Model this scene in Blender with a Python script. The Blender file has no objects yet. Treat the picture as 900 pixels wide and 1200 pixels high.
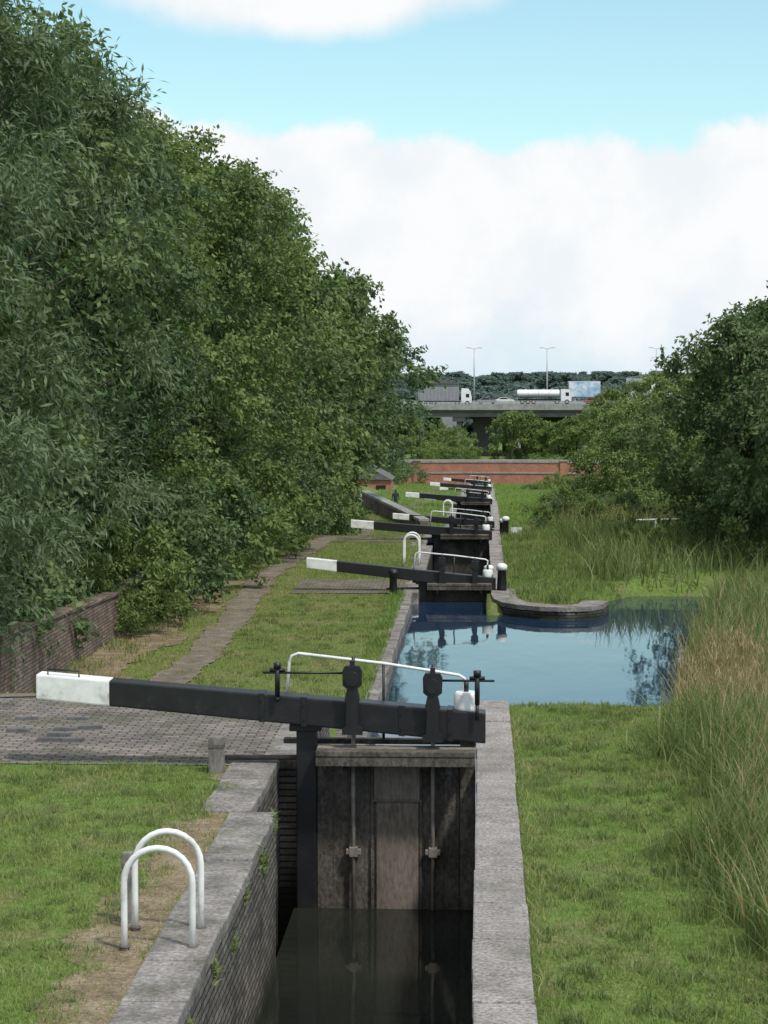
import bpy, bmesh, math, random
import numpy as np
from mathutils import Vector, Matrix
random.seed(4)
RNG=np.random.default_rng(11)
SC=bpy.context.scene
COL=SC.collection
SC.view_settings.view_transform='Standard'
SC.view_settings.look='None'
SC.view_settings.exposure=0

# ------------------------------------------------------------ materials
def newmat(name):
    m=bpy.data.materials.new(name); m.use_nodes=True
    nt=m.node_tree; nt.nodes.clear()
    out=nt.nodes.new('ShaderNodeOutputMaterial')
    return m,nt,out
def N(nt,t,**k):
    n=nt.nodes.new('ShaderNode'+t)
    for a,b in k.items(): setattr(n,a,b)
    return n
def ramp(nt,fac,stops):
    r=N(nt,'ValToRGB'); cr=r.color_ramp
    while len(cr.elements)<len(stops): cr.elements.new(0.5)
    for e,(p,c) in zip(cr.elements,stops):
        e.position=p; e.color=(c[0],c[1],c[2],1)
    nt.links.new(fac,r.inputs[0]); return r.outputs[0]
def noise(nt,vec,scale,detail=5,rough=.6,dist=0):
    n=N(nt,'TexNoise'); n.inputs['Scale'].default_value=scale
    n.inputs['Detail'].default_value=detail; n.inputs['Roughness'].default_value=rough
    n.inputs['Distortion'].default_value=dist
    if vec is not None: nt.links.new(vec,n.inputs['Vector'])
    return n.outputs['Fac']
def mix(nt,fac,a,b,mode='MIX'):
    m=N(nt,'Mix',data_type='RGBA',blend_type=mode)
    def s(i,v):
        if isinstance(v,(int,float)): m.inputs[i].default_value=v
        elif isinstance(v,tuple): m.inputs[i].default_value=(v[0],v[1],v[2],1)
        else: nt.links.new(v,m.inputs[i])
    s(0,fac); s(6,a); s(7,b)
    return m.outputs[2]
def mathn(nt,op,a,b=None,c=None,clamp=False):
    m=N(nt,'Math',operation=op); m.use_clamp=clamp
    for i,v in enumerate((a,b,c)):
        if v is None: continue
        if isinstance(v,(int,float)): m.inputs[i].default_value=v
        else: nt.links.new(v,m.inputs[i])
    return m.outputs[0]
def wpos(nt):
    return N(nt,'NewGeometry').outputs['Position']
def surf(name,cols,scale=3,rough=.85,bump=.3,bscale=20,bdist=.01,fine=None,spec=.3,metal=0,stretch=(1,1,1),fr=(.62,1.25),moss=None):
    """mottled surface: cols list of (pos,colour)"""
    m,nt,out=newmat(name)
    p=N(nt,'Mapping'); p.inputs['Scale'].default_value=stretch
    nt.links.new(wpos(nt),p.inputs[0]); v=p.outputs[0]
    a=noise(nt,v,scale,6,.68)
    c=ramp(nt,a,cols)
    if fine:
        f=noise(nt,v,fine,3,.7)
        c=mix(nt,1,c,ramp(nt,f,[(.3,(fr[0],)*3),(.7,(fr[1],)*3)]),'MULTIPLY')
    if moss:
        c=mix(nt,ramp(nt,noise(nt,v,1.3,6,.75),[(.52,(0,0,0)),(.68,(moss[1],)*3)]),c,moss[0])
    b=N(nt,'Bump'); b.inputs['Strength'].default_value=bump; b.inputs['Distance'].default_value=bdist
    if bump>0: nt.links.new(noise(nt,v,bscale,4,.7),b.inputs['Height'])
    s=N(nt,'BsdfPrincipled'); nt.links.new(c,s.inputs['Base Color'])
    s.inputs['Roughness'].default_value=rough; s.inputs['Metallic'].default_value=metal
    s.inputs['Specular IOR Level'].default_value=spec
    if bump>0: nt.links.new(b.outputs[0],s.inputs['Normal'])
    nt.links.new(s.outputs[0],out.inputs[0])
    return m
def brickmat(name,axis,c1,c2,mortar,scale=1,bw=.23,bh=.075,grime=.6,wet=None,ms=.008,moss=0):
    m,nt,out=newmat(name)
    sp=N(nt,'SeparateXYZ'); g=wpos(nt); nt.links.new(g,sp.inputs[0])
    cb=N(nt,'CombineXYZ')
    u,v={'x':(0,2),'y':(1,2),'z':(0,1)}[axis]
    nt.links.new(sp.outputs[u],cb.inputs[0]); nt.links.new(sp.outputs[v],cb.inputs[1])
    b=N(nt,'TexBrick'); nt.links.new(cb.outputs[0],b.inputs[0])
    b.inputs['Color1'].default_value=(*c1,1); b.inputs['Color2'].default_value=(*c2,1)
    b.inputs['Mortar'].default_value=(*mortar,1)
    b.inputs['Scale'].default_value=scale; b.inputs['Mortar Size'].default_value=ms
    b.inputs['Brick Width'].default_value=bw; b.inputs['Row Height'].default_value=bh
    b.inputs['Mortar Smooth'].default_value=.3
    gr=noise(nt,g,1.1,6,.7)
    c=mix(nt,1,b.outputs[0],ramp(nt,gr,[(.3,(1-grime,)*3),(.65,(1.15,1.12,1.05))]),'MULTIPLY')
    f=noise(nt,g,30,3,.7)
    c=mix(nt,1,c,ramp(nt,f,[(.3,(.6,.6,.6)),(.7,(1.3,1.3,1.3))]),'MULTIPLY')
    if moss:
        c=mix(nt,ramp(nt,noise(nt,g,.8,6,.75),[(.5,(0,0,0)),(.66,(moss,)*3)]),c,(.075,.09,.035))
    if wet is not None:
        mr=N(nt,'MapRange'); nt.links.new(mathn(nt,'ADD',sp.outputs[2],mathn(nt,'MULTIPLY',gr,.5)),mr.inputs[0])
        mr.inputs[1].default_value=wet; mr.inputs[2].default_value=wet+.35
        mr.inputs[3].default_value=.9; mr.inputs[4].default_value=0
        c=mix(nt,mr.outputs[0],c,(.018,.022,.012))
    bp=N(nt,'Bump'); bp.inputs['Strength'].default_value=.8; bp.inputs['Distance'].default_value=.015
    h=mathn(nt,'SUBTRACT',mathn(nt,'MULTIPLY',f,.5),b.outputs['Fac'])
    nt.links.new(h,bp.inputs['Height'])
    s=N(nt,'BsdfPrincipled'); nt.links.new(c,s.inputs['Base Color']); s.inputs['Roughness'].default_value=.9
    s.inputs['Specular IOR Level'].default_value=.25
    nt.links.new(bp.outputs[0],s.inputs['Normal']); nt.links.new(s.outputs[0],out.inputs[0])
    return m
def leafmat(name,dark,mid,light,scale=.45,trans=.3,gn=1.0):
    m,nt,out=newmat(name)
    g=N(nt,'NewGeometry')
    a=noise(nt,g.outputs['Position'],scale,2,.6)
    r=g.outputs['Random Per Island']
    oi=N(nt,'ObjectInfo')
    f=mathn(nt,'ADD',mathn(nt,'MULTIPLY',a,.75),mathn(nt,'MULTIPLY',r,.38))
    f=mathn(nt,'ADD',f,mathn(nt,'MULTIPLY',oi.outputs['Random'],.14))
    c=ramp(nt,f,[(.3,dark),(.62,mid),(.95,light)])
    s=N(nt,'BsdfDiffuse'); nt.links.new(c,s.inputs[0])
    t=N(nt,'BsdfTranslucent'); nt.links.new(mix(nt,1,c,(1.25,1.4,.75),'MULTIPLY'),t.inputs[0])
    mx=N(nt,'MixShader'); mx.inputs[0].default_value=trans
    nt.links.new(s.outputs[0],mx.inputs[1]); nt.links.new(t.outputs[0],mx.inputs[2])
    nt.links.new(mx.outputs[0],out.inputs[0]); return m

M={}
M['black']=surf('black_paint',[(.3,(.009,.009,.010)),(.6,(.015,.015,.017)),(.8,(.045,.043,.040))],scale=5,rough=.45,bump=.25,bscale=30,bdist=.004,spec=.45)
M['white']=surf('white_paint',[(.28,(.38,.37,.33)),(.42,(.68,.68,.66)),(.6,(.8,.8,.79))],scale=4,rough=.5,bump=.15,bscale=30,bdist=.003,spec=.4)
M['timber']=surf('gate_timber',[(.3,(.036,.032,.027)),(.5,(.088,.076,.064)),(.68,(.20,.175,.15))],scale=2.6,rough=.9,bump=.9,bscale=14,bdist=.02,fine=24,stretch=(1,1,.6),fr=(.45,1.45),moss=((.03,.028,.02),.7))
M['timber_l']=surf('gate_timber_pale',[(.3,(.12,.098,.08)),(.5,(.20,.165,.135)),(.75,(.27,.235,.20))],scale=2,rough=.9,bump=.4,bscale=16,bdist=.01,fine=28,stretch=(1,1,.3))
M['greywood']=surf('weathered_wood',[(.3,(.12,.11,.10)),(.7,(.28,.26,.23))],scale=6,fine=30,bump=.5,stretch=(1,1,.3))
M['rust']=surf('rusty_iron',[(.3,(.07,.055,.045)),(.6,(.15,.12,.10)),(.8,(.22,.19,.16))],scale=8,rough=.8)
M['rod']=surf('weathered_iron_rod',[(.3,(.13,.115,.10)),(.6,(.24,.215,.19)),(.8,(.32,.29,.26))],scale=8,rough=.7)
M['stone']=surf('coping_stone',[(.28,(.10,.09,.082)),(.48,(.22,.20,.185)),(.72,(.37,.34,.32))],scale=2.2,rough=.9,bump=1,bscale=20,bdist=.02,fine=24,fr=(.5,1.35),moss=((.07,.085,.03),.6))
M['stone2']=surf('coping_stone_pale',[(.28,(.17,.15,.14)),(.48,(.275,.25,.235)),(.72,(.38,.35,.335))],scale=1.6,rough=.9,bump=1,bscale=26,bdist=.02,fine=30,fr=(.42,1.5),moss=((.12,.12,.07),.45))
M['concrete']=surf('concrete',[(.3,(.20,.20,.195)),(.7,(.38,.375,.36))],scale=.6,fine=6,rough=.9,bump=.2)
M['dconcrete']=surf('dark_concrete',[(.3,(.09,.09,.095)),(.7,(.16,.16,.16))],scale=.4,fine=5,rough=.9,bump=.2)
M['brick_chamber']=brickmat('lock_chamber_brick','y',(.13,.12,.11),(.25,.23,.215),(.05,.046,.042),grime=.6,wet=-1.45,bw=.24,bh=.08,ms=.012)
M['brick_wall']=brickmat('old_brick_wall','y',(.17,.12,.10),(.29,.22,.19),(.10,.09,.08),grime=.6,ms=.012)
M['brick_red']=brickmat('red_brick','x',(.38,.15,.10),(.47,.21,.15),(.36,.24,.19),bw=.23,bh=.075,grime=.25)
M['setts']=brickmat('brick_paving','z',(.17,.15,.14),(.28,.25,.235),(.06,.056,.045),bw=.24,bh=.11,grime=.5,ms=.012,moss=.5)
M['path']=surf('towpath_surface',[(.3,(.12,.095,.07)),(.5,(.19,.155,.12)),(.72,(.28,.24,.195))],scale=2.2,fine=22,rough=.95,bump=.7,bscale=40,fr=(.45,1.35),moss=((.10,.12,.04),.6))
M['dirt']=surf('bare_earth',[(.3,(.13,.10,.065)),(.5,(.26,.195,.125)),(.75,(.38,.31,.22))],scale=3,fine=30,rough=.95,bump=1,bscale=25,bdist=.03,fr=(.5,1.3))
M['bark']=surf('bark',[(.3,(.035,.03,.024)),(.7,(.09,.078,.062))],scale=6,fine=20,bump=0)
M['asphalt']=surf('asphalt',[(.3,(.045,.045,.045)),(.7,(.07,.07,.07))],scale=2)
M['glass']=surf('dark_glass',[(.3,(.01,.012,.014)),(.7,(.02,.022,.025))],rough=.1,bump=0,spec=.6)
M['rubber']=surf('tyre_rubber',[(.3,(.01,.01,.01)),(.7,(.02,.02,.02))],rough=.8)
M['vwhite']=surf('vehicle_white',[(.3,(.70,.71,.72)),(.7,(.8,.8,.8))],scale=1,rough=.3,bump=0)
M['vgrey']=surf('trailer_grey',[(.3,(.20,.20,.22)),(.7,(.28,.28,.30))],scale=1,rough=.5,bump=0)
M['vred']=surf('vehicle_red',[(.3,(.25,.03,.02)),(.7,(.3,.04,.03))],scale=1,rough=.3,bump=0)
M['vblue']=surf('board_blue',[(.35,(.09,.22,.45)),(.5,(.35,.5,.65)),(.62,(.7,.72,.75))],scale=.35,rough=.5,bump=0)
M['galv']=surf('galvanised_steel',[(.3,(.38,.39,.40)),(.7,(.5,.5,.5))],scale=3,rough=.5,bump=0,metal=.3)
M['roof']=surf('roof_slate',[(.3,(.09,.085,.09)),(.7,(.16,.15,.15))],scale=2,fine=9)
M['jacket']=surf('dark_jacket',[(.3,(.015,.018,.03)),(.7,(.03,.035,.05))],scale=8)
M['jeans']=surf('jeans',[(.3,(.03,.04,.07)),(.7,(.05,.07,.11))],scale=8)
M['skin']=surf('skin',[(.3,(.45,.27,.2)),(.7,(.5,.32,.24))],scale=8,bump=0)
M['hair']=surf('hair',[(.3,(.02,.015,.01)),(.7,(.04,.03,.02))],scale=8)
M['leafA']=leafmat('foliage_dark',(.052,.084,.044),(.118,.170,.082),(.21,.265,.125))
M['leafB']=leafmat('foliage_olive',(.062,.096,.040),(.150,.205,.078),(.26,.315,.13))
M['leafW']=leafmat('foliage_willow',(.066,.104,.064),(.140,.192,.112),(.23,.28,.165))
M['leafD']=leafmat('foliage_deep',(.048,.082,.050),(.096,.145,.080),(.17,.22,.125))
M['leafY']=leafmat('foliage_bright',(.09,.13,.045),(.17,.23,.085),(.26,.32,.13))
M['leafFar']=leafmat('foliage_distant_haze',(.10,.145,.15),(.14,.19,.19),(.18,.23,.22),scale=.05)  # haze of distance put into the leaf colour: paler and bluer
M['grass']=leafmat('grass_blades',(.10,.165,.042),(.195,.28,.08),(.32,.38,.155),scale=1.1,trans=.35)
M['grass_dry']=leafmat('grass_dry_blades',(.13,.16,.05),(.28,.275,.115),(.43,.38,.20),scale=.8,trans=.3)
M['reed']=leafmat('reed_blades',(.085,.12,.042),(.17,.215,.085),(.30,.32,.16),scale=.7,trans=.35)
M['straw']=leafmat('straw',(.20,.15,.08),(.34,.26,.15),(.5,.40,.25),scale=1.2,trans=.25)

def ground_mat():
    m,nt,out=newmat('ground_turf')
    g=wpos(nt)
    a=noise(nt,g,.8,6,.7); b=noise(nt,g,11,4,.75)
    c1=ramp(nt,b,[(.3,(.07,.105,.024)),(.55,(.13,.19,.048)),(.75,(.21,.25,.08))])
    c2=ramp(nt,b,[(.3,(.10,.085,.045)),(.6,(.20,.175,.095)),(.75,(.29,.255,.15))])
    f=ramp(nt,a,[(.5,(0,0,0)),(.64,(1,1,1))])
    c=mix(nt,f,c1,c2)
    bp=N(nt,'Bump'); bp.inputs['Strength'].default_value=.8; bp.inputs['Distance'].default_value=.03
    nt.links.new(b,bp.inputs['Height'])
    s=N(nt,'BsdfPrincipled'); nt.links.new(c,s.inputs['Base Color']); s.inputs['Roughness'].default_value=.95
    s.inputs['Specular IOR Level'].default_value=.1
    nt.links.new(bp.outputs[0],s.inputs['Normal']); nt.links.new(s.outputs[0],out.inputs[0]); return m
M['ground']=ground_mat()
def water_mat(name,c0,c1):
    m,nt,out=newmat(name)
    g=wpos(nt)
    mp=N(nt,'Mapping'); mp.inputs['Scale'].default_value=(1,.4,1); nt.links.new(g,mp.inputs[0])
    n1=noise(nt,mp.outputs[0],.9,2,.5); n2=noise(nt,mp.outputs[0],7,2,.5)
    h=mathn(nt,'ADD',n1,mathn(nt,'MULTIPLY',n2,.07))
    b=N(nt,'Bump'); b.inputs['Strength'].default_value=.28; b.inputs['Distance'].default_value=.03
    nt.links.new(h,b.inputs['Height'])
    s=N(nt,'BsdfPrincipled')
    c=ramp(nt,noise(nt,g,.5,3,.6),[(.3,c0),(.7,c1)])
    nt.links.new(c,s.inputs['Base Color']); s.inputs['Roughness'].default_value=.03; s.inputs['IOR'].default_value=1.33
    nt.links.new(b.outputs[0],s.inputs['Normal']); nt.links.new(s.outputs[0],out.inputs[0]); return m
M['water']=water_mat('chamber_water',(.012,.014,.012),(.022,.024,.018))
M['pound']=water_mat('pound_water_sky_tint',(.010,.026,.055),(.016,.036,.07))  # blue of the reflected sky put into the base colour

# ------------------------------------------------------------ mesh builder
class B:
    def __init__(s): s.bm=bmesh.new(); s.mats=[]
    def mi(s,m):
        m=M[m] if isinstance(m,str) else m
        if m not in s.mats: s.mats.append(m)
        return s.mats.index(m)
    def hexa(s,c,mat,bev=0):
        vs=[s.bm.verts.new(p) for p in c]
        fs=[(0,3,2,1),(4,5,6,7),(0,1,5,4),(1,2,6,5),(2,3,7,6),(3,0,4,7)]
        i=s.mi(mat); F=[]
        for f in fs:
            q=s.bm.faces.new([vs[k] for k in f]); q.material_index=i; F.append(q)
        if bev>0:
            E=list({e for q in F for e in q.edges})
            bmesh.ops.bevel(s.bm,geom=E,offset=bev,segments=2,affect='EDGES',profile=.6,material=i)
    def box(s,x0,x1,y0,y1,z0,z1,mat,bev=0):
        s.hexa([(x0,y0,z0),(x1,y0,z0),(x1,y1,z0),(x0,y1,z0),(x0,y0,z1),(x1,y0,z1),(x1,y1,z1),(x0,y1,z1)],mat,bev)
    def tube(s,pts,r,mat,seg=10,cap=True):
        pts=[Vector(p) for p in pts]; i=s.mi(mat)
        rs=r if isinstance(r,(list,tuple)) else [r]*len(pts)
        rings=[]; ref=None
        for k,p in enumerate(pts):
            d=(pts[min(k+1,len(pts)-1)]-pts[max(k-1,0)]).normalized()
            if ref is None:
                ref=Vector((0,0,1)) if abs(d.z)<.9 else Vector((1,0,0))
            a=(ref-d*ref.dot(d)).normalized(); b=d.cross(a); ref=a
            rings.append([s.bm.verts.new(p+(a*math.cos(t)+b*math.sin(t))*rs[k]) for t in [2*math.pi*j/seg for j in range(seg)]])
        for k in range(len(rings)-1):
            for j in range(seg):
                f=s.bm.faces.new([rings[k][j],rings[k][(j+1)%seg],rings[k+1][(j+1)%seg],rings[k+1][j]])
                f.material_index=i; f.smooth=True
        if cap:
            f=s.bm.faces.new(rings[0][::-1]); f.material_index=i
            f=s.bm.faces.new(rings[-1]); f.material_index=i
    def prism(s,poly,axis,a0,a1,mat):
        def P(u,v,a):
            return {'y':(u,a,v),'z':(u,v,a),'x':(a,u,v)}[axis]
        i=s.mi(mat)
        A=[s.bm.verts.new(P(u,v,a0)) for u,v in poly]; C=[s.bm.verts.new(P(u,v,a1)) for u,v in poly]
        n=len(poly)
        s.bm.faces.new(A).material_index=i; s.bm.faces.new(C[::-1]).material_index=i
        for k in range(n):
            s.bm.faces.new([A[k],C[k],C[(k+1)%n],A[(k+1)%n]]).material_index=i
    def finish(s,name,parent=None):
        bmesh.ops.recalc_face_normals(s.bm,faces=s.bm.faces)
        me=bpy.data.meshes.new(name); s.bm.to_mesh(me); s.bm.free()
        for m in s.mats: me.materials.append(m)
        o=bpy.data.objects.new(name,me); COL.objects.link(o)
        if parent: o.parent=parent
        return o
def empty(name,loc=(0,0,0)):
    e=bpy.data.objects.new(name,None); e.empty_display_size=.3; COL.objects.link(e); e.location=loc; return e
def np_mesh(name,V,F,mats,midx=None,link=True,smooth=False):
    me=bpy.data.meshes.new(name); n,k=F.shape
    me.vertices.add(len(V)); me.vertices.foreach_set('co',np.ascontiguousarray(V,dtype=np.float32).ravel())
    me.loops.add(n*k); me.loops.foreach_set('vertex_index',np.ascontiguousarray(F,dtype=np.int32).ravel())
    me.polygons.add(n); me.polygons.foreach_set('loop_start',np.arange(0,n*k,k,dtype=np.int32))
    me.polygons.foreach_set('loop_total',np.full(n,k,dtype=np.int32))
    for m in mats: me.materials.append(m)
    if midx is not None: me.polygons.foreach_set('material_index',midx.astype(np.int32))
    if smooth: me.polygons.foreach_set('use_smooth',np.ones(n,dtype=bool))
    me.update(calc_edges=True)
    if not link: return me
    o=bpy.data.objects.new(name,me); COL.objects.link(o); return o

# ------------------------------------------------------------ terrain
def sst(a,b,x):
    t=np.clip((x-a)/(b-a),0,1); return t*t*(3-2*t)
COP=[0,-1.42,-3.12,-4.92,-6.72,-8.5]
LOCKS=[(-2.15,-.03,-2,25),(-1.75,.35,61,81),(-1.45,.65,112,134),(-1.2,.9,165,187),(-1.0,1.1,215,237)]
WAT=[-1.72,-3.45,-5.2,-7.0,-8.85]
XP=([30,31.5,36,44,53,61,64],[.3,2.9,3.5,4.2,5.3,6.7,6.6])
YF=([-3,0,1,3.2,3.6,4.5,8],[61,57.1,57.5,58,61,62.6,62.6])
def pond_d(X,Y):
    return np.minimum(np.minimum(np.interp(Y,*XP)-X, np.interp(X,*YF)-Y), Y-30.6)
def wob(X,Y,s=1.):
    return (np.sin(X*1.3*s+Y*.7*s)+np.sin(X*.6*s-Y*1.9*s+2)+np.sin(X*2.7*s+Y*2.2*s+1)*.5)/2.5
def land(X,Y):
    right=X>-.9
    e=np.where(right,31.6,37.)
    z=-.03-1.42*sst(30,e,Y)-1.70*sst(83,90,Y)-1.8*sst(136,143,Y)-1.8*sst(189,196,Y)-1.8*sst(239,246,Y)-2.3*sst(260,400,Y)
    z=z+9*sst(520,1400,Y)+7*sst(1400,2600,Y)
    z=z-.7*sst(2.6,5.5,X)*(1-sst(29,31,Y))
    z=z+.35*sst(.9,3,X)*sst(60,66,Y)*(1-sst(110,150,Y))
    z=z+.5*sst(-8.7,-11,X)+ .04*wob(X,Y)*sst(2.,4.,np.abs(X+3))
    return z
def terrain(X,Y):
    z=land(X,Y)
    d=pond_d(X,Y)
    inr=(X>-2.1)&(Y>25)&(Y<64)
    t=sst(-.7,0,d)
    zz=z*(1-t)+(-1.74)*t-np.clip(d,0,1.5)*.9
    z=np.where(inr&(X>-1.2),zz,z)
    for i,(a,b,y0,y1) in enumerate(LOCKS):
        m=(X>a-.38)&(X<b+.3)&(Y>y0-.1)&(Y<=y1+5.2)
        z=np.where(m,COP[i]-4,z)
    m=(X>-2.1)&(X<=.1)&(Y>25)&(Y<61); z=np.where(m,-3.5,z)
    for (y0,y1,k) in ((81,112,1),(134,165,2),(187,215,3),(237,262,4)):
        m=(X>-1.85)&(X<2.9)&(Y>y0+5)&(Y<y1); z=np.where(m,COP[k]-3.8,z)
    return z
def build_ground():
    xs=np.concatenate([[-3000,-1500,-700,-300,-120,-60,-35,-25,-18],np.arange(-14,14.01,.2),[18,25,35,60,120,300,700,1500,3000]])
    ys=np.concatenate([[-200,-50,-20,-8],np.arange(-2,68,.25),np.arange(68,262,.8),np.arange(262,420,8),[440,480,520,600,700,800,900,1000,1150,1300,1500,1800,2100,2400,2700,3200,4500]])
    X,Y=np.meshgrid(xs,ys); Z=terrain(X,Y)
    Z=Z+np.where(Y>1200,2.5*np.sin(X/330)+1.5*np.sin(X/140+1),0)
    V=np.stack([X,Y,Z],-1).reshape(-1,3)
    nx,ny=len(xs),len(ys)
    i=np.arange(ny-1)[:,None]*nx+np.arange(nx-1)[None]; i=i.ravel()
    F=np.stack([i,i+1,i+nx+1,i+nx],-1)
    np_mesh('ground',V,F,[M['ground']],smooth=True)
build_ground()

def sheet(name,xl,xr,ys,off,mat,jit=.0,cols=4):
    V=[];F=[]
    for k,y in enumerate(ys):
        a=xl(y)+random.uniform(-jit,jit); b=xr(y)+random.uniform(-jit,jit)
        for c in range(cols+1):
            x=a+(b-a)*c/cols
            V.append((x,y,float(land(np.array(x),np.array(y)))+off))
    V=np.array(V); n=cols+1
    for k in range(len(ys)-1):
        for c in range(cols): F.append((k*n+c,k*n+c+1,(k+1)*n+c+1,(k+1)*n+c))
    return np_mesh(name,V,np.array(F),[M[mat]],smooth=True)
def rag(y,s=1):
    return .09*math.sin(y*1.7*s)+.07*math.sin(y*4.3*s+1)+.045*math.sin(y*9.7*s+2)+.03*math.sin(y*21*s)
YS=list(np.arange(30.4,130,.2))
bend=lambda y:.28*math.sin((y-34)*.13)+.5*sst(62,80,y)
pxl=lambda y:-6.80+.5*rag(y,.5)-(1.2*max(0,(36-y)/6))+bend(y)
pxr=lambda y:-6.00+.5*rag(y+7,.5)+.5*max(0,(34-y)/4)+bend(y)
sheet('towpath',pxl,pxr,YS,.03,'path',.04,6)
sheet('towpath',lambda y:-5.2,lambda y:-3.6,list(np.arange(130,262,1.)),.03,'path',.1)
sheet('bare_earth',lambda y:-8.5,lambda y:-7.2+.3*math.sin(y*.8)+rag(y),list(np.arange(30.4,64,.2)),.022,'dirt',.05,6)
sheet('brick_paving',lambda y:-12,lambda y:-2.6,list(np.arange(25.0,30.7,.25)),.014,'setts',0,46)
sheet('bare_earth',lambda y:-3.25+1.0*rag(y)+.3*math.exp(-((y-24)/3)**2),lambda y:-2.55,list(np.arange(3,25.0,.08)),.006,'dirt',.03)
sheet('brick_paving',lambda y:-5.4,lambda y:-2.1,[60.2,61,62,63,64.5],.03,'setts')
sheet('brick_paving',lambda y:-5.6,lambda y:-2.1,[80,81,82,83],.03,'setts')

# water
def water(name,x0,x1,y0,y1,z,mat='pound'):
    b=B(); i=b.mi(mat)
    f=b.bm.faces.new([b.bm.verts.new(p) for p in ((x0,y0,z),(x1,y0,z),(x1,y1,z),(x0,y1,z))]); f.material_index=i
    b.finish(name)
water('canal_water',-2.2,0,-2,24.98,-1.72,'water')
water('canal_water',-2.1,9,25.2,64.5,-1.72)
water('canal_water',-1.9,3,61.4,112,WAT[1])
water('canal_water',-1.9,3,112.4,165,WAT[2])
water('canal_water',-1.9,3,165.4,215,WAT[3])
water('canal_water',-1.9,3,215.4,265,WAT[4])

# ------------------------------------------------------------ lock walls
def lock_walls(k,ytail):
    xl,xr,y0,y1=LOCKS[k]; zc=COP[k]
    b=B()
    t=.14
    b.box(xl-.46,xl,y0,y1-2.8,zc-4,zc-t,'brick_chamber')
    b.box(xl-.75,xl-.27,y1-2.8,y1+.5,zc-4,zc-t,'brick_chamber')
    b.box(xl-.46,xl,y1+.5,ytail,zc-4,zc-t,'brick_chamber')
    b.box(xr,xr+.44,y0,ytail,zc-4,zc-t,'brick_chamber')
    def cop(xa,xb,ya,yb,ln,mat='stone'):
        y=ya
        while y<yb-.05:
            l=min(ln*random.uniform(.8,1.2),yb-y)
            if yb-y-l<.3: l=yb-y
            dz=random.uniform(-.008,.008)
            b.box(xa+random.uniform(-.012,.012),xb+random.uniform(-.018,.0),y+.003,y+l-.005,zc-t,zc+dz,mat,.02 if k<2 else 0)
            y+=l
    cop(xl-.48,xl+.02,y0,y1-2.8,1.25)
    cop(xl-.8,xl-.25,y1-2.8,y1+.5,.9)
    cop(xl-.48,xl+.02,y1+.5,ytail,1.0)
    cop(xr-.015,xr+.45,y0,ytail,1.1,'stone2')
    b.finish('lock_chamber_wall')
lock_walls(0,30.3)
lock_walls(1,86); lock_walls(2,139); lock_walls(3,192); lock_walls(4,242)
b=B()
b.box(-2.35,-1.98,30.3,34,-3,-.75,'brick_chamber',.02)
for y in np.arange(34,60.9,1.0):
    b.box(-2.2+random.uniform(-.02,.02),-1.9+random.uniform(-.03,.03),y+.01,y+.99,-3,-1.43+random.uniform(-.02,.02),'stone',.03)
b.finish('canal_bank_edging')
def offset_strip(front,wid):
    pts=[Vector(p) for p in front]; out=[]
    for i,p in enumerate(pts):
        d=(pts[min(i+1,len(pts)-1)]-pts[max(i-1,0)]).normalized()
        out.append(p+Vector((-d.y,d.x))*wid)
    return [tuple(p) for p in front]+[tuple(p) for p in out[::-1]]
front=[(.36,61.3),(.34,59.8),(.40,58.5),(.62,57.5),(1.0,56.9),(1.6,56.4),(2.3,56.2),(2.9,56.4),(3.3,57.0),(3.5,58.0)]
b=B()
b.prism(offset_strip(front,.62)[:],'z',-3.2,-1.50,'brick_chamber')
b.prism(offset_strip([(x-.03,y-.04) for x,y in front],.68),'z',-1.50,-1.38,'stone')
b.finish('canal_quay_wall')
b=B(); b.box(-2.2,-1.75,60.2,61.2,-3.2,-1.38,'stone',.03); b.finish('lock_head_wall')

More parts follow.
